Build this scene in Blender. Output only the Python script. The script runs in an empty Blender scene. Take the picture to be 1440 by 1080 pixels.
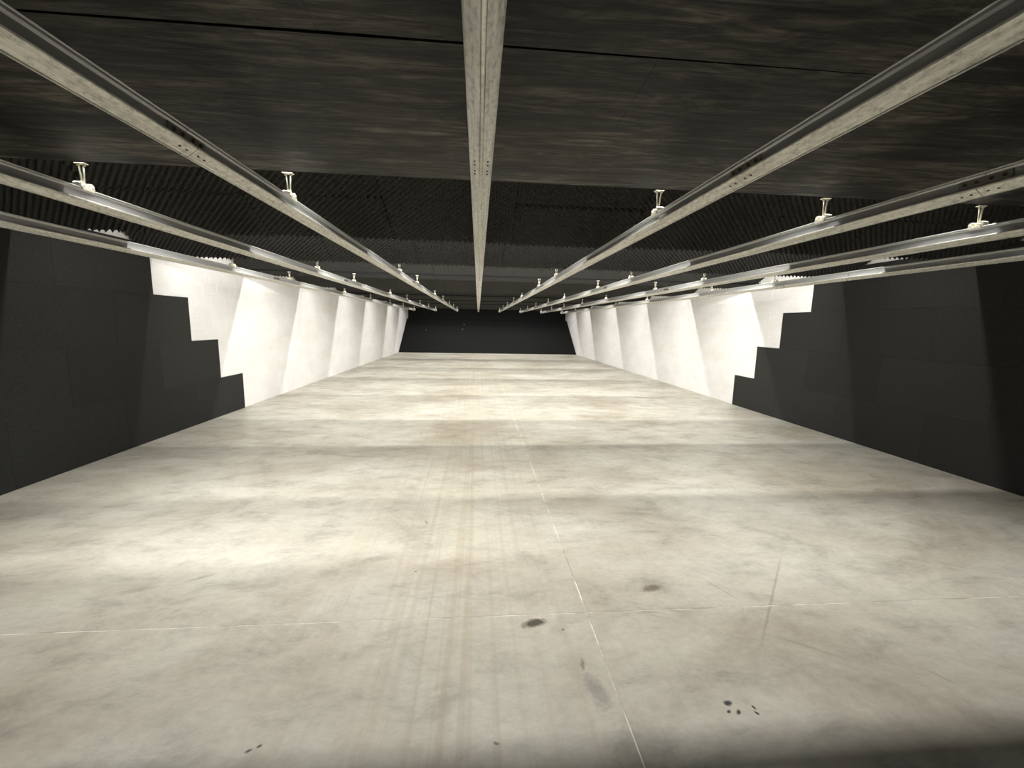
import bpy, bmesh, math, random
from mathutils import Vector, Matrix
random.seed(7)
S = bpy.context.scene
C = S.collection
PI = math.pi

# ------------------------------------------------------------------ camera
CAM_F, PITCH, YAW, ROLL, CAM_H = 585.5, math.radians(8.158), math.radians(4.748), math.radians(1.132), 1.80
cy, sy, cp, sp = math.cos(YAW), math.sin(YAW), math.cos(PITCH), math.sin(PITCH)
fwd = Vector((sy*cp, cy*cp, -sp)); rgt = Vector((cy, -sy, 0)); upv = rgt.cross(fwd)
r2 = rgt*math.cos(ROLL) + upv*math.sin(ROLL); u2 = -rgt*math.sin(ROLL) + upv*math.cos(ROLL)
cd = bpy.data.cameras.new('camera'); cam = bpy.data.objects.new('camera', cd); C.objects.link(cam)
cd.sensor_fit = 'HORIZONTAL'; cd.sensor_width = 36.0; cd.lens = 36.0*CAM_F/1440.0
cd.clip_start = 0.02; cd.clip_end = 200
cam.matrix_world = Matrix(((r2.x, u2.x, -fwd.x, 0), (r2.y, u2.y, -fwd.y, 0), (r2.z, u2.z, -fwd.z, CAM_H), (0, 0, 0, 1)))
S.camera = cam

# ------------------------------------------------------------------ world, light, exposure
w = bpy.data.worlds.new('world'); S.world = w; w.use_nodes = True
w.node_tree.nodes['Background'].inputs[0].default_value = (0.9, 0.95, 1, 1)
w.node_tree.nodes['Background'].inputs[1].default_value = 0.0
S.view_settings.view_transform = 'Standard'; S.view_settings.look = 'None'
S.view_settings.exposure = 0.0; S.view_settings.gamma = 1.0; S.view_settings.use_curve_mapping = False
S.cycles.use_denoising = True
S.cycles.max_bounces = 8; S.cycles.diffuse_bounces = 5

XL, XR = -4.776, 6.119              # faces of the two side walls
BAFFLES = [2.87, 4.83, 6.72, 9.18, 11.88, 15.05, 18.5, 22.9, 26.3]   # lower edges, metres down the range
ZB = 2.72                           # height of the lower edges
WARM = (1.0, 0.985, 0.95)

def strip(name, x0, x1, y, z, power, rx=0.0, spread=180, depth=0.028, col=WARM):
    """A row of tube lamps hung behind a baffle, shining down (rx tilts it down the range)."""
    l = bpy.data.lights.new(name, 'AREA'); l.shape = 'RECTANGLE'; l.size = x1-x0; l.size_y = depth
    l.energy = power; l.color = col; l.spread = math.radians(spread)
    o = bpy.data.objects.new(name, l); C.objects.link(o)
    o.location = ((x0+x1)/2, y, z); o.rotation_euler = (rx, 0, 0)
    return o
#            offset from edge, height, power
GAP = {1: (0.10, 3.10, 200, 20), 2: (0.07, 2.98, 310, 52), 3: (0.21, 3.10, 250, 8), 4: (0.21, 3.10, 255, 8),
       5: (0.21, 3.10, 260, 8), 6: (0.21, 3.10, 260, 8), 7: (0.24, 3.10, 260, 8), 8: (0.3, 3.10, 170, 0)}
for k, (dy, z, e, t) in GAP.items():
    strip('baffle_lamp', XL+0.9, XR-0.9, BAFFLES[k]+dy, z, e, rx=math.radians(t))
strip('baffle_lamp', XL+1.2, XR-1.6, BAFFLES[0]+0.19, 3.10, 126, spread=105)
strip('baffle_lamp', XL+0.9, -0.1, BAFFLES[0]-0.02, 3.30, 40, spread=110, depth=0.06)
strip('firing_line_lamp', XL+0.6, 1.2, -1.2, 2.6, 22, rx=math.radians(40), spread=120, depth=0.3, col=(0.93, 0.97, 1.0))

# ------------------------------------------------------------------ helpers
def tag(o, label=None, cat=None, group=None, kind=None):
    for k, v in (('label', label), ('category', cat), ('group', group), ('kind', kind)):
        if v: o[k] = v
    return o

def empty(name, loc):
    o = bpy.data.objects.new(name, None); o.empty_display_size = 0.1; o.location = loc; C.objects.link(o); return o

def link(name, me, parent=None, loc=(0, 0, 0), rot=(0, 0, 0)):
    o = bpy.data.objects.new(name, me); C.objects.link(o); o.location = loc; o.rotation_euler = rot
    if parent is not None: o.parent = parent
    return o

def box(bm, x0, x1, y0, y1, z0, z1, bev=0.0):
    vs = [bm.verts.new((x, y, z)) for x in (x0, x1) for y in (y0, y1) for z in (z0, z1)]
    fs = [(0, 1, 3, 2), (4, 6, 7, 5), (0, 4, 5, 1), (2, 3, 7, 6), (0, 2, 6, 4), (1, 5, 7, 3)]
    fl = [bm.faces.new([vs[i] for i in f]) for f in fs]
    if bev > 0:
        es = list({e for f in fl for e in f.edges})
        bmesh.ops.bevel(bm, geom=es, offset=bev, segments=1, affect='EDGES', profile=0.5)

def cyl(bm, p, q, r, n=10, r_end=None):
    p, q = Vector(p), Vector(q); d = (q-p).normalized()
    a = d.orthogonal().normalized(); b = d.cross(a)
    re = r if r_end is None else r_end
    A = [bm.verts.new(p + (a*math.cos(2*PI*i/n)+b*math.sin(2*PI*i/n))*r) for i in range(n)]
    B = [bm.verts.new(q + (a*math.cos(2*PI*i/n)+b*math.sin(2*PI*i/n))*re) for i in range(n)]
    for i in range(n):
        f = bm.faces.new((A[i], A[(i+1) % n], B[(i+1) % n], B[i])); f.smooth = True
    bm.faces.new(A[::-1]); bm.faces.new(B)

def prism(bm, prof, y0, y1):
    """profile of (x, z) points swept along y, closed."""
    A = [bm.verts.new((x, y0, z)) for x, z in prof]; B = [bm.verts.new((x, y1, z)) for x, z in prof]
    n = len(prof)
    for i in range(n): bm.faces.new((A[i], A[(i+1) % n], B[(i+1) % n], B[i]))
    bm.faces.new(A[::-1]); bm.faces.new(B)

def mesh(name, bm, mat, recalc=True):
    if recalc: bmesh.ops.recalc_face_normals(bm, faces=bm.faces[:])
    me = bpy.data.meshes.new(name); bm.to_mesh(me); bm.free(); me.materials.append(mat); return me

def B(): return bmesh.new()

# ------------------------------------------------------------------ materials
class Mat:
    def __init__(s, name, col=(0.5, 0.5, 0.5), rough=0.6, metal=0.0, spec=0.5):
        s.m = bpy.data.materials.new(name); s.m.use_nodes = True; s.t = s.m.node_tree; s.n = s.t.nodes
        s.p = s.n['Principled BSDF']
        s.p.inputs['Base Color'].default_value = (*col, 1); s.p.inputs['Roughness'].default_value = rough
        s.p.inputs['Metallic'].default_value = metal; s.p.inputs['Specular IOR Level'].default_value = spec
        s.pos = None
    def L(s, a, b): s.t.links.new(a, b)
    def position(s):
        if s.pos is None: s.pos = s.n.new('ShaderNodeNewGeometry').outputs['Position']
        return s.pos
    def coords(s, scale=(1, 1, 1), src=None, loc=(0, 0, 0)):
        mp = s.n.new('ShaderNodeMapping'); mp.inputs['Scale'].default_value = scale; mp.inputs['Location'].default_value = loc
        s.L(src or s.position(), mp.inputs['Vector']); return mp.outputs[0]
    def noise(s, vec, scale=1, detail=5, rough=0.6, dist=0.0):
        n = s.n.new('ShaderNodeTexNoise'); n.inputs['Scale'].default_value = scale; n.inputs['Detail'].default_value = detail
        n.inputs['Roughness'].default_value = rough; n.inputs['Distortion'].default_value = dist
        s.L(vec, n.inputs['Vector']); return n.outputs[0]
    def ramp(s, fac, stops):
        r = s.n.new('ShaderNodeValToRGB'); s.L(fac, r.inputs[0]); e = r.color_ramp.elements
        while len(e) < len(stops): e.new(0.5)
        for i, (p, c) in enumerate(stops):
            e[i].position = p; e[i].color = (*c, 1) if isinstance(c, tuple) else (c, c, c, 1)
        return r.outputs[0]
    def mix(s, fac, a, b, mode='MIX'):
        m = s.n.new('ShaderNodeMix'); m.data_type = 'RGBA'; m.blend_type = mode
        for v, sock in ((fac, m.inputs[0]), (a, m.inputs[6]), (b, m.inputs[7])):
            if isinstance(v, (int, float)): sock.default_value = v
            elif isinstance(v, tuple): sock.default_value = (*v, 1)
            else: s.L(v, sock)
        return m.outputs[2]
    def math(s, op, a, b=0.0, clamp=False):
        m = s.n.new('ShaderNodeMath'); m.operation = op; m.use_clamp = clamp
        for v, sock in ((a, m.inputs[0]), (b, m.inputs[1])):
            if isinstance(v, (int, float)): sock.default_value = v
            else: s.L(v, sock)
        return m.outputs[0]
    def color(s, c): s.L(c, s.p.inputs['Base Color'])
    def bump(s, h, strength=0.3, dist=0.01):
        b = s.n.new('ShaderNodeBump'); b.inputs['Strength'].default_value = strength; b.inputs['Distance'].default_value = dist
        s.L(h, b.inputs['Height']); s.L(b.outputs[0], s.p.inputs['Normal'])

# polished concrete: large clouds, trowel smears, brown tracks down the middle, scuffs
def floor_material():
    f = Mat('concrete_floor', rough=0.5, spec=0.35)
    big = f.noise(f.coords((0.55, 0.8, 1)), 1.0, 6, 0.62, 0.4)
    smear = f.noise(f.coords((1.5, 2.6, 1), loc=(3, 1, 0)), 1.5, 9, 0.72, 0.35)
    fine = f.noise(f.coords((9, 14, 1)), 2.0, 6, 0.7, 0.5)
    base = f.ramp(big, [(0.34, (0.375, 0.335, 0.268)), (0.5, (0.485, 0.455, 0.38)), (0.66, (0.57, 0.55, 0.475))])
    sm = f.ramp(smear, [(0.34, 0.74), (0.47, 0.97), (0.60, 1.08)])
    col = f.mix(1.0, base, sm, 'MULTIPLY')
    fi = f.ramp(fine, [(0.3, 0.9), (0.6, 1.04)])
    col = f.mix(1.0, col, fi, 'MULTIPLY')
    sep = f.n.new('ShaderNodeSeparateXYZ'); f.L(f.position(), sep.inputs[0]); X, Y = sep.outputs[0], sep.outputs[1]
    # lengthwise drag marks on the lanes near the middle
    tracks = f.noise(f.coords((16, 0.12, 1)), 1.0, 3, 0.6)
    near = f.math('SUBTRACT', 1.0, f.math('MULTIPLY', f.math('ABSOLUTE', f.math('ADD', X, 0.1)), 0.75), True)
    tm = f.math('MULTIPLY', near, f.ramp(tracks, [(0.48, 0.0), (0.68, 1.0)]))
    col = f.mix(f.math('MULTIPLY', tm, 0.55), col, (0.36, 0.29, 0.20))
    brown = f.noise(f.coords((0.7, 0.35, 1), loc=(5, 2, 0)), 1.6, 5, 0.6)
    bm_ = f.math('MULTIPLY', near, f.ramp(brown, [(0.42, 0.0), (0.7, 0.7)]))
    col = f.mix(f.math('MULTIPLY', bm_, 0.45), col, (0.42, 0.34, 0.24))
    # stains that have a shape of their own: x, y, half length, half width, turn, strength, colour
    jag = f.noise(f.coords((1, 1, 1)), 34, 4, 0.7)
    stains = [(0.355, 2.285, 0.098, 0.042, 0.25, 0.92, (0.055, 0.045, 0.03)), (1.217, 2.58, 0.10, 0.042, 0.2, 0.75, (0.11, 0.08, 0.05)),
              (-2.26, 2.735, 0.14, 0.035, 0.3, 0.30, (0.16, 0.14, 0.12)), (-1.92, 2.86, 0.12, 0.02, 0.5, 0.35, (0.12, 0.11, 0.1)),
              (-0.455, 3.62, 0.05, 0.012, 1.9, 0.6, (0.14, 0.12, 0.09)), (0.605, 1.79, 0.13, 0.06, -1.32, 0.42, (0.10, 0.095, 0.085)),
              (0.573, 1.96, 0.05, 0.014, -1.74, 0.6, (0.1, 0.1, 0.09)), (1.222, 1.69, 0.027, 0.018, 0.1, 1.0, (0.02, 0.022, 0.02)),
              (1.20, 1.645, 0.016, 0.011, 0.5, 1.0, (0.03, 0.03, 0.03)), (1.245, 1.64, 0.018, 0.011, 0.9, 1.0, (0.03, 0.03, 0.03)),
              (1.335, 1.66, 0.016, 0.009, 1.9, 1.0, (0.03, 0.03, 0.03)), (1.33, 1.63, 0.016, 0.009, 2.2, 1.0, (0.03, 0.03, 0.03)),
              (-0.949, 1.598, 0.018, 0.009, 0.6, 0.9, (0.03, 0.03, 0.03)), (-0.915, 1.615, 0.014, 0.009, 0.6, 0.9, (0.03, 0.03, 0.03)),
              (0.093, 1.563, 0.018, 0.009, -0.4, 0.7, (0.05, 0.05, 0.05)), (2.02, 2.46, 0.75, 0.011, 0.84, 0.40, (0.17, 0.15, 0.12)),
              (1.70, 2.54, 0.17, 0.010, -1.09, 0.40, (0.18, 0.16, 0.13)),
              (1.90, 2.01, 0.22, 0.014, -0.59, 0.34, (0.2, 0.18, 0.15)), (0.52, 2.22, 0.012, 0.012, 0, 0.7, (0.08, 0.07, 0.06)),
              (2.455, 1.767, 0.09, 0.007, -1.05, 0.35, (0.12, 0.11, 0.1)), (-0.44, 2.86, 0.012, 0.008, 0, 0.9, (0.05, 0.05, 0.05)),
              (1.55, 3.72, 0.30, 0.05, -0.1, 0.25, (0.13, 0.12, 0.11)), (0.72, 1.5, 0.22, 0.12, 0.2, 0.25, (0.1, 0.1, 0.095))]
    for (sx, sy_, a, b, rot, st, c) in stains:
        mp = f.n.new('ShaderNodeMapping'); mp.vector_type = 'TEXTURE'
        mp.inputs['Location'].default_value = (sx, sy_, 0); mp.inputs['Rotation'].default_value = (0, 0, rot); mp.inputs['Scale'].default_value = (a, b, 1)
        f.L(f.position(), mp.inputs[0])
        sx_ = f.n.new('ShaderNodeVectorMath'); sx_.operation = 'MULTIPLY'; f.L(mp.outputs[0], sx_.inputs[0]); sx_.inputs[1].default_value = (1, 1, 0)
        ln = f.n.new('ShaderNodeVectorMath'); ln.operation = 'LENGTH'; f.L(sx_.outputs[0], ln.inputs[0])
        d = f.math('ADD', ln.outputs['Value'], f.math('MULTIPLY', f.math('SUBTRACT', jag, 0.5), 1.1))
        msk = f.ramp(d, [(0.45, 1.0), (1.0, 0.0)])
        col = f.mix(f.math('MULTIPLY', msk, st), col, c)
    f.color(col)
    rr = f.ramp(smear, [(0.3, 0.55), (0.65, 0.36)]); f.L(rr, f.p.inputs['Roughness'])
    f.bump(fine, 0.12, 0.004)
    return f.m
M_FLOOR = floor_material()

m = Mat('pale_joint_filler', (0.66, 0.62, 0.53), 0.8)
m.color(m.ramp(m.noise(m.coords((1, 1, 1)), 5, 4), [(0.38, (0.34, 0.31, 0.25)), (0.6, (0.80, 0.77, 0.68))])); M_JOINT = m.m

m = Mat('white_block_paint', (0.88, 0.86, 0.82), 0.55, spec=0.3)
m.color(m.ramp(m.noise(m.coords((1, 0.8, 1.5)), 1.3, 6, 0.65), [(0.3, (0.79, 0.765, 0.73)), (0.6, (0.875, 0.86, 0.835))]))
m.bump(m.noise(m.coords(), 60, 4, 0.7), 0.12, 0.003); M_WHITE = m.m

m = Mat('black_crumb_rubber', (0.05, 0.05, 0.045), 0.85, spec=0.25)
sp_ = m.noise(m.coords(), 130, 3, 0.8)
oi = m.n.new('ShaderNodeObjectInfo').outputs['Random']
c_ = m.ramp(sp_, [(0.36, (0.014, 0.014, 0.0125)), (0.55, (0.03, 0.03, 0.027)), (0.74, (0.062, 0.062, 0.056))])
m.color(m.mix(1.0, c_, m.ramp(oi, [(0.0, 0.9), (1.0, 1.1)]), 'MULTIPLY'))
m.bump(sp_, 0.5, 0.004); M_RUBBER = m.m

m = Mat('black_painted_plywood', (0.06, 0.055, 0.045), 0.58, spec=0.22)
g = m.noise(m.coords((1.1, 10, 1)), 2.0, 8, 0.72, 0.9)
g2 = m.noise(m.coords((0.9, 2.4, 1), loc=(1, 4, 0)), 1.4, 8, 0.66, 0.5)
fig = m.noise(m.coords((0.55, 2.6, 1), loc=(7, 3, 0)), 1.1, 3, 0.5, 0.7)
ring = m.math('ADD', m.math('MULTIPLY', m.math('SINE', m.math('MULTIPLY', fig, 95.0)), 0.5), 0.5)     # cathedral figure of the veneer
bc = m.ramp(g, [(0.38, (0.007, 0.007, 0.006)), (0.48, (0.028, 0.0255, 0.020)), (0.61, (0.092, 0.080, 0.062))])
bc = m.mix(1.0, bc, m.ramp(g2, [(0.40, 0.30), (0.52, 0.9), (0.62, 1.5)]), 'MULTIPLY')
m.color(m.mix(0.55, bc, m.ramp(ring, [(0.0, 0.35), (0.35, 1.0), (1.0, 1.15)]), 'MULTIPLY'))
m.bump(g, 0.8, 0.006); M_PLY = m.m

m = Mat('black_foam', (0.052, 0.051, 0.046), 0.9, spec=0.15)
m.bump(m.noise(m.coords(), 220, 2), 0.2, 0.002); M_FOAM = m.m
M_BLACK = Mat('flat_black_paint', (0.016, 0.016, 0.016), 0.9, spec=0.1).m
m = Mat('black_rubber_granulate', (0.045, 0.045, 0.045), 0.9, spec=0.2)
gg = m.noise(m.coords(), 26, 5, 0.75)
m.color(m.ramp(gg, [(0.35, 0.003), (0.6, 0.009), (0.78, 0.025)])); m.bump(gg, 0.9, 0.04); M_GRAN = m.m

m = Mat('galvanised_rail_steel', (0.62, 0.60, 0.54), 0.45, 0.5)
st_ = m.noise(m.coords((40, 1.0, 40)), 1.5, 6, 0.7, 0.6)
sg = m.noise(m.coords((22, 9, 22)), 3, 6, 0.75)
cc = m.ramp(st_, [(0.3, (0.50, 0.485, 0.43)), (0.55, (0.68, 0.665, 0.60)), (0.75, (0.78, 0.765, 0.70))])
m.color(m.mix(0.8, cc, m.ramp(sg, [(0.36, 0.5), (0.5, 0.95), (0.62, 1.08)]), 'MULTIPLY'))
m.L(m.ramp(st_, [(0.3, 0.55), (0.7, 0.38)]), m.p.inputs['Roughness']); M_RAIL = m.m
m = Mat('galvanised_web_steel', (0.42, 0.42, 0.40), 0.36, 0.4)
st_ = m.noise(m.coords((30, 0.7, 30)), 1.2, 4, 0.6)
m.color(m.ramp(st_, [(0.3, (0.33, 0.33, 0.32)), (0.6, (0.48, 0.48, 0.465))])); M_WEB = m.m
m = Mat('zinc_hanger_steel', (0.80, 0.76, 0.62), 0.38, 0.6); M_ZINC = m.m
m = Mat('dull_splice_steel', (0.30, 0.28, 0.24), 0.45, 0.8); M_SPLICE = m.m
m = Mat('dark_bolt_steel', (0.10, 0.09, 0.07), 0.45, 0.8); M_BOLT = m.m
M_SCRAP = Mat('white_paper_scrap', (0.85, 0.84, 0.8), 0.8).m

# ------------------------------------------------------------------ structure: floor
Y0, Y1 = -3.0, 29.6
bm = B(); box(bm, XL-0.3, XR+0.3, Y0, Y1, -0.25, -0.06)
floor = tag(link('floor', mesh('floor', bm, M_FLOOR)), 'broad mottled grey-beige concrete floor running down the range', kind='structure')
JX, JY, GAPW = 0.70, 2.36, 0.0032
for (a, b) in ((XL-0.05, JX-GAPW), (JX+GAPW, XR+0.05)):
    for (c, d) in ((Y0, JY-GAPW), (JY+GAPW, Y1)):
        bm = B(); box(bm, a, b, c, d, -0.06, 0.0, 0.0015)
        link('slab', mesh('slab', bm, M_FLOOR), floor)
bm = B(); box(bm, JX-GAPW, JX+GAPW, Y0, Y1, -0.05, -0.0012)
tag(link('joint_filler', mesh('joint_filler', bm, M_JOINT), floor), 'pale filler line in the joint running down the range')
for (a, b) in ((XL, JX-GAPW), (JX+GAPW, XR)):
    bm = B(); box(bm, a, b, JY-GAPW, JY+GAPW, -0.05, -0.0016)
    tag(link('joint_filler', mesh('joint_filler', bm, M_JOINT), floor), 'pale filler line in the joint across the floor')

# ------------------------------------------------------------------ structure: side walls with blocks and black panels
BH, BL, PW, PH = 0.2, 0.4, 1.43, 0.71
ZTOP = 3.5
def wall(side, xf, sgn, stairs, label):
    """xf: wall face, sgn: direction into the room."""
    xb = xf - sgn*0.004
    bm = B(); box(bm, min(xb, xb-sgn*0.3), max(xb, xb-sgn*0.3), Y0, Y1, -0.05, ZTOP)
    root = tag(link('wall_'+side, mesh('wall_'+side, bm, M_WHITE)), label, kind='structure')
    # one painted block face, shared
    bm = B(); e = 0.002
    xa, xc = xb - sgn*0.001, xf
    o = [bm.verts.new((xa, y, z)) for y, z in ((e/2, e/2), (BL-e/2, e/2), (BL-e/2, BH-e/2), (e/2, BH-e/2))]
    i = [bm.verts.new((xc, y, z)) for y, z in ((e+.003, e+.003), (BL-e-.003, e+.003), (BL-e-.003, BH-e-.003), (e+.003, BH-e-.003))]
    bm.faces.new(i)
    for k in range(4): bm.faces.new((o[k], o[(k+1) % 4], i[(k+1) % 4], i[k]))
    blk = mesh('concrete_block', bm, M_WHITE)
    spots = []
    for r in range(15):
        z = r*BH; row = min(3, int((z+0.11)/PH)); ys = stairs[row] if z < 2.7 else 4.8
        y = math.floor((ys-0.6)/BL)*BL + (BL/2 if r % 2 else 0)
        while y < Y1-0.2:
            spots.append((y, z)); y += BL
    spots.sort()
    for (y, z) in spots[:290]: link('concrete_block', blk, root, (random.uniform(-.0006, .0006), y, z))
    bm = B()
    for (y, z) in spots[290:]:
        nb = bmesh.new(); nb.from_mesh(blk); vm = {}
        for v in nb.verts: vm[v] = bm.verts.new(v.co + Vector((0, y, z)))
        for f in nb.faces: bm.faces.new([vm[v] for v in f.verts])
        nb.free()
    tag(link('far_blocks', mesh('far_blocks', bm, M_WHITE), root), kind='stuff')
    # black rubber panels, stepped
    t = 0.022; pans = {}
    for r in range(4):
        y1 = stairs[r]
        while y1 > -1.3:
            y0 = max(y1-PW, -1.6)
            key = round(y1-y0, 3)
            if key not in pans:
                bm = B(); g = 0.0005
                box(bm, min(0, sgn*t), max(0, sgn*t), g, key-g, g, PH-g, 0.0012); pans[key] = mesh('acoustic_panel', bm, M_RUBBER)
            p = link('acoustic_panel', pans[key], root, (xf - sgn*0.002 + sgn*random.uniform(0, 0.0008), y0, r*PH+0.002))
            p['label'] = 'black crumb rubber wall panel'
            y1 -= PW
    return root
wall('left', XL, 1, [8.805, 8.085, 7.375, 6.64], 'left side wall of white painted blocks with stepped black panels')
wall('right', XR, -1, [9.39, 8.69, 8.015, 7.31], 'right side wall of white painted blocks with stepped black panels')
bm = B(); box(bm, XL-0.3, XR+0.3, 29.3, 29.6, -0.05, ZTOP)
tag(link('wall_back', mesh('wall_back', bm, M_BLACK)), 'black end wall behind the bullet berm', kind='structure')
bm = B(); box(bm, XL-0.3, XR+0.3, Y0-0.2, Y0, -0.05, ZTOP)
tag(link('wall_front', mesh('wall_front', bm, M_BLACK)), 'black wall behind the firing line', kind='structure')
bm = B(); box(bm, XL-0.3, XR+0.3, Y0, Y1, ZTOP, ZTOP+0.15)
tag(link('ceiling', mesh('ceiling', bm, M_BLACK)), 'flat black ceiling above the baffles', kind='structure')

# ------------------------------------------------------------------ baffles
W0, W1 = XL+0.03, XR-0.03
def tilt(th): return (PI-th, 0, 0)
ORD = ['first', 'second', 'third', 'fourth', 'fifth', 'sixth', 'seventh', 'eighth', 'ninth']
# the first: bare plywood sheets, nearly flat, over the firing line
TH1 = math.radians(3.0)
b1 = tag(empty('ceiling_baffle', (0, BAFFLES[0], ZB)), 'black painted plywood baffle overhead, nearest the camera, bare wood grain', 'baffle')
for row, (v0, seam) in enumerate(((0.0, 0.66), (1.2225, -0.56), (2.445, 0.66))):
    xs = [W0] + [seam+2.44*k for k in range(-4, 5) if W0+0.1 < seam+2.44*k < W1-0.1] + [W1]
    for a, b in zip(xs, xs[1:]):
        bm = B(); box(bm, a+0.0007, b-0.0007, v0, v0+1.22, -0.018, 0)
        if row == 1 and -3.2 < a < 0:      # the warped joint left of the middle rail gapes
            for q in bm.verts:
                if q.co.y < v0+0.01 and abs(q.co.x+0.56) < 0.01: q.co.y += 0.014
        o = link('plywood_sheet', mesh('plywood_sheet', bm, M_PLY), b1, (0, 0, 0), tilt(TH1))
bm = B(); box(bm, 0, 0.09, 0.0, 3.66, -0.12, -0.0185); joist = mesh('joist', bm, M_BLACK)
for x in (W0, -3.4, -1.78, -0.56, 0.66, 1.88, 3.1, 4.4, W1-0.09): link('joist', joist, b1, (x, 0, 0), tilt(TH1))

# eggcrate foam sheet, shared by all the others
TH = math.radians(25.0)
PX, FW, FL = 0.0635, 1.27, 0.635
def foam_mesh(nu_peaks, seed):
    rnd = random.Random(seed); bm = B()
    nu, nv = nu_peaks*4, 60
    Wd = nu_peaks*PX
    grid = []
    for j in range(nv+1):
        v = FL*j/nv; rowv = []
        for i in range(nu+1):
            u = Wd*i/nu
            a = 2*PI*u/PX; b = PI*v/PX
            h = 0.5+0.5*math.cos(a/1.0)*0.5*(1+math.cos(2*b)) + 0.5*math.cos(a+PI)*0.5*(1-math.cos(2*b))
            rowv.append(bm.verts.new((u+rnd.uniform(-.002, .002), v+rnd.uniform(-.002, .002), 0.010+0.055*max(h, 0)+rnd.uniform(-.0015, .0015))))
        grid.append(rowv)
    for j in range(nv):
        for i in range(nu):
            f = bm.faces.new((grid[j][i], grid[j][i+1], grid[j+1][i+1], grid[j+1][i])); f.smooth = True
    rim = grid[0][:] + [r[-1] for r in grid[1:]] + grid[-1][-2::-1] + [r[0] for r in grid[-2:0:-1]]
    low = [bm.verts.new((v.co.x, v.co.y, 0.0)) for v in rim]; n = len(rim)
    for i in range(n): bm.faces.new((low[i], low[(i+1) % n], rim[(i+1) % n], rim[i]))
    return mesh('foam_panel', bm, M_FOAM, recalc=False)
foams = [foam_mesh(20, 1), foam_mesh(20, 2)]
foam_end = foam_mesh(11, 3)
plate_bm = B(); box(plate_bm, W0, W1, 0.0, 1.30, -0.02, 0.0)
plate = mesh('backing_board', plate_bm, M_BLACK)
stud_bm = B(); box(stud_bm, 0, 0.05, 0.08, 1.26, -0.11, -0.021)
stud = mesh('stud', stud_bm, M_BLACK)
LB = {1: 'second baffle from the camera, unlit black eggcrate foam behind the plywood edge',
      2: 'third baffle from the camera, black eggcrate foam with lamplit bumps',
      3: 'fourth baffle from the camera, narrow strip of fine black foam',
      4: 'fifth baffle from the camera, dark foam strip under the lit foam one',
      5: 'sixth baffle from the camera, thin dark strip far down the range',
      6: 'seventh baffle from the camera, thin dark strip near the rail ends',
      7: 'eighth baffle from the camera, last one above the rails',
      8: 'ninth baffle from the camera, black one beyond the rail ends before the berm'}
for k in range(1, 9):
    b = tag(empty('ceiling_baffle', (0, BAFFLES[k], ZB)), LB[k], 'baffle')
    link('backing_board', plate, b, (0, 0, 0), tilt(TH)); [link('stud', stud, b, (x, 0, 0), tilt(TH)) for x in (W0, -2.5, -0.1, 2.4, W1-0.05)]
    c_, s_ = math.cos(TH), math.sin(TH)
    for row in range(2):
        x = W0 + 0.004
        while x < W1-0.6:
            wd, me = (FW, random.choice(foams)) if x+FW < W1 else (11*PX, foam_end)
            v = row*(FL+0.006) + random.uniform(-.012, .010)
            link('foam_panel', me, b, (x, -v*c_, v*s_), (PI-TH, random.uniform(-.003, .003), random.uniform(-.003, .003)))
            x += wd+random.uniform(0.003, 0.008)

# ------------------------------------------------------------------ rails
RX0, LANE, ZR, RH = 0.007, 1.22, 2.492, 0.084
# V-shaped underside with a small rib, flange, web and narrow top flange
half = [(0.0, -0.033), (0.0042, -0.033), (0.0048, -0.026), (0.0064, -0.026), (0.0074, -0.031), (0.0445, -0.004), (0.049, 0.0005), (0.0500, 0.006),
        (0.0485, 0.010), (0.044, 0.011), (0.014, 0.013), (0.008, 0.019), (0.0075, 0.064), (0.012, 0.073), (0.022, 0.076), (0.0245, 0.080), (0.022, RH), (0.0, RH)]
PROF = half + [(-x, z) for x, z in half[-2:0:-1]]
RY0, RY1 = -0.6, 24.62
HANG = [2.92, 6.70, 8.60, 11.97, 14.76, 17.95, 21.0, 24.45]
def zb_at(y):
    # underside of whichever baffle or beam a hanger at y is fixed to
    for k, yb in enumerate(BAFFLES):
        if abs(y-yb) < 0.13: return ZB
    return 2.745
# hanger meshes, base at rail top z=0
HL = ZB - (ZR+RH) + 0.004
def m_clamp():
    bm = B()
    box(bm, -0.029, 0.029, -0.045, 0.045, 0.0, 0.006, 0.0015)
    for s in (-1, 1):
        box(bm, s*0.027-0.003, s*0.027+0.003, -0.04, 0.04, -0.014, 0.001)
        for t in (-1, 1):
            cyl(bm, (s*0.012-0.012, t*0.03, 0.018), (s*0.012+0.012, t*0.03, 0.018), 0.018, 12)
            cyl(bm, (s*0.024, t*0.03, 0.004), (s*0.024, t*0.03, 0.020), 0.007, 6)
    box(bm, -0.012, 0.012, -0.048, 0.048, 0.005, 0.030, 0.003)
    return mesh('clamp', bm, M_ZINC)
def m_rods():
    bm = B()
    for s in (-1, 1): cyl(bm, (s*0.006, 0, 0.02), (s*0.013, 0, HL-0.003), 0.0048, 8)
    return mesh('hanger', bm, M_ZINC)
def m_topplate():
    bm = B(); box(bm, -0.030, 0.030, -0.016, 0.016, HL-0.004, HL, 0.001); return mesh('top_plate', bm, M_ZINC)
def m_topbolts():
    bm = B(); cyl(bm, (0, 0, HL-0.014), (0, 0, HL-0.004), 0.0075, 6); return mesh('bolt', bm, M_ZINC)
MC, MR, MT, MBt = m_clamp(), m_rods(), m_topplate(), m_topbolts()
def m_splice():
    bm = B(); box(bm, -0.003, 0.003, -0.11, 0.11, 0.024, 0.062, 0.001); return mesh('splice_plate', bm, M_SPLICE)
def m_bolt():
    bm = B(); cyl(bm, (-0.006, 0, 0), (0.006, 0, 0), 0.008, 6); return mesh('bolt', bm, M_BOLT)
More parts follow.
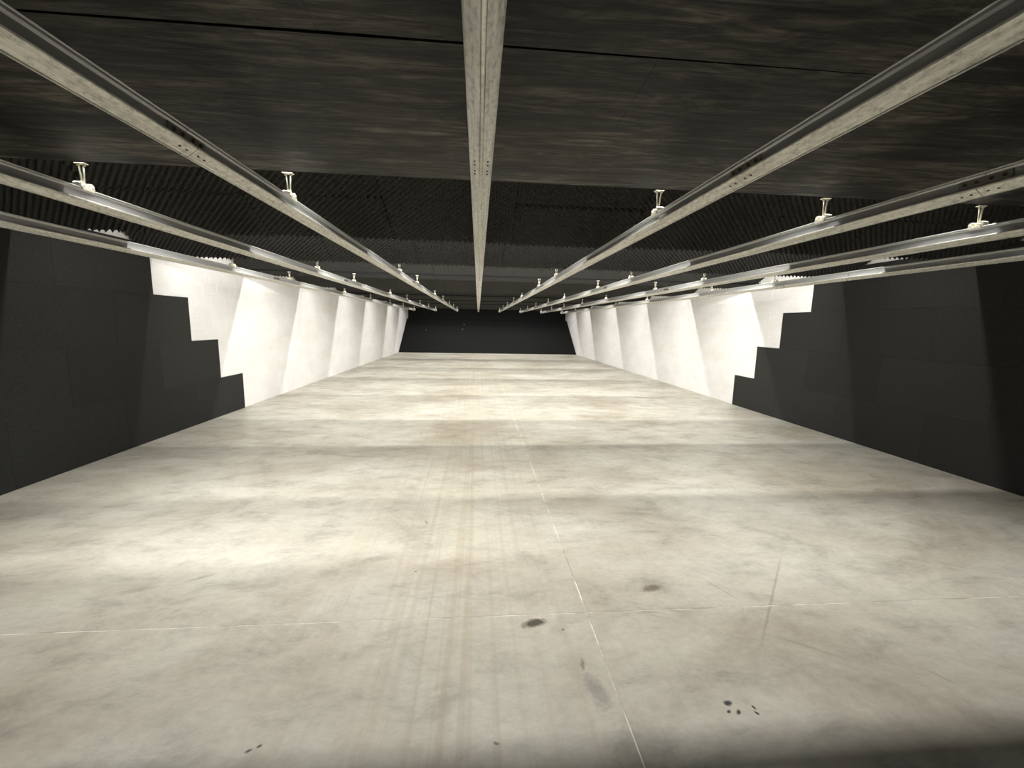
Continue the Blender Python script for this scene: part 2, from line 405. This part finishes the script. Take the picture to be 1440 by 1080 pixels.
def m_under():
    bm = B(); cyl(bm, (0, 0, -0.002), (0, 0, 0.002), 0.0055, 8); return mesh('rivet', bm, M_BOLT)
MSP, MBO, MUN = m_splice(), m_bolt(), m_under()
def m_stop():
    bm = B(); box(bm, -0.05, 0.05, -0.01, 0.03, 0.0, 0.095, 0.004); cyl(bm, (0, -0.03, 0.055), (0, 0.0, 0.055), 0.022, 10); return mesh('end_stop', bm, M_ZINC)
MST = m_stop()
RLAB = {-3: 'leftmost overhead galvanised rail, lowest in view beside the left wall',
        -2: 'second overhead galvanised rail from the left wall',
        -1: 'third galvanised rail from the left, next left of the central rail',
        0: 'central galvanised rail coming straight overhead at the camera',
        1: 'next galvanised rail right of the central rail, steep in the upper right',
        2: 'second galvanised rail right of the central rail',
        3: 'third galvanised rail right of the central rail, second from the right wall',
        4: 'rightmost overhead galvanised rail, lowest in view beside the right wall'}
JOINTS = {4: [5.29, 6.43, 12.5, 18.6]}
for k in range(-3, 5):
    X = RX0 + k*LANE
    root = tag(empty('target_rail', (X, 0, ZR)), RLAB[k], 'rail', 'overhead target rails')
    js = JOINTS.get(k, [1.945, 8.04, 14.1, 20.2])
    ys = [RY0] + js + [RY1]
    for a, b in zip(ys, ys[1:]):
        bm = B(); jg = 0.006 if k == 4 else 0.0015
        prism(bm, PROF, a+jg, b-jg)
        for f in bm.faces: f.material_index = 0 if f.calc_center_median().z < 0.0112 and len(f.verts) == 4 else 1
        me = mesh('rail_length', bm, M_RAIL); me.materials.append(M_WEB); link('rail_length', me, root)
    for j in js:
        if j > 9 or k == 4: continue
        for s in (-1, 1):
            sp2 = link('splice_plate', MSP, root, (s*0.0105, j, 0)); sp2['label'] = 'dull bolted splice plate'
            for q in (-0.08, -0.03, 0.03, 0.08): link('bolt', MBO, sp2, (s*0.003, q, 0.043))
        for q in (-0.075, -0.035, 0.035, 0.075):
            for xr in ((-0.026, 0.026) if k == 0 else (-0.026,) if k > 0 else (0.026,)): link('rivet', MUN, root, (xr, j+q, -0.0175))
    for y in HANG:
        if k == 0 and y > 20: pass
        h = link('hanger', MR, root, (0, y, RH)); h['label'] = 'zinc hanger rods with clamp'
        link('clamp', MC, h); link('top_plate', MT, h)
        for s in (-1, 1): link('bolt', MBt, h, (s*0.018, 0, 0))
    link('end_stop', MST, root, (0, RY1+0.012, 0))

# beams that carry the hangers where no baffle edge is above them
for y, lab in ((8.60, 'black beam across the range just before the fourth baffle'), (14.76, 'black beam across the range just before the sixth baffle'),
               (17.95, 'black beam across the range just before the seventh baffle'), (21.0, 'black beam across the range between the last two rail baffles'),
               (24.45, 'black beam across the range over the rail ends')):
    bm = B(); zz = ZB+0.0045
    prism(bm, [(-0.02, 0), (0.02, 0), (0.02, 0.004), (0.003, 0.004), (0.003, 0.03), (0.02, 0.03), (0.02, 0.034), (-0.02, 0.034), (-0.02, 0.03), (-0.003, 0.03), (-0.003, 0.004), (-0.02, 0.004)], W0, W1)
    o = link('cross_beam', mesh('cross_beam', bm, M_BLACK), None, (0, y, zz), (0, 0, -PI/2)); o.location = (0, y, zz)
    tag(o, lab, 'beam')

# ------------------------------------------------------------------ bullet berm
bm = B(); nx, nv = 110, 36
yb0, yb1, zt = 25.55, 28.75, 2.08
rnd = random.Random(4)
ph = [rnd.uniform(0, 6.28) for _ in range(8)]
rows = []
for j in range(nv+1):
    t = j/nv; r = []
    for i in range(nx+1):
        x = XL+0.02+(XR-XL-0.04)*i/nx
        wob = sum(math.sin(x*(0.7+0.63*q)+ph[q]) for q in range(8))*0.012
        y = yb0+(yb1-yb0)*t + (0.25 if False else 0)
        z = zt*t + wob*t + (0.01*rnd.uniform(-1, 1) if j else 0)
        r.append(bm.verts.new((x, y, max(z, 0.0))))
    rows.append(r)
back = [bm.verts.new((v.co.x, 29.28, v.co.z)) for v in rows[-1]]; rows.append(back)
foot = [bm.verts.new((v.co.x, 29.28, 0.0)) for v in rows[0]]; rows.append(foot)
for a, b in zip(rows, rows[1:]):
    for i in range(nx):
        f = bm.faces.new((a[i], a[i+1], b[i+1], b[i])); f.smooth = True
for i in range(nx): bm.faces.new((rows[0][i+1], rows[0][i], foot[i], foot[i+1]))
bm.faces.new([r[0] for r in rows]); bm.faces.new([r[-1] for r in rows][::-1])
tag(link('bullet_berm', mesh('bullet_berm', bm, M_GRAN)), 'sloping bank of black granulated rubber against the far end wall', 'berm')
for (x, t, lab) in ((-3.35, 0.62, 'tiny white scrap on the left of the black berm'), (-1.02, 0.66, 'tiny white scrap left of middle on the black berm'),
                    (-0.93, 0.80, 'smaller white scrap higher up left of middle on the berm')):
    bm = B(); box(bm, -0.02, 0.02, -0.015, 0.015, 0, 0.012, 0.003)
    o = link('paper_scrap', mesh('paper_scrap', bm, M_SCRAP), None, (x, yb0+(yb1-yb0)*t, zt*t+0.03*t+0.02), (math.atan2(zt, yb1-yb0), 0, 0.4)); tag(o, lab, 'scrap')
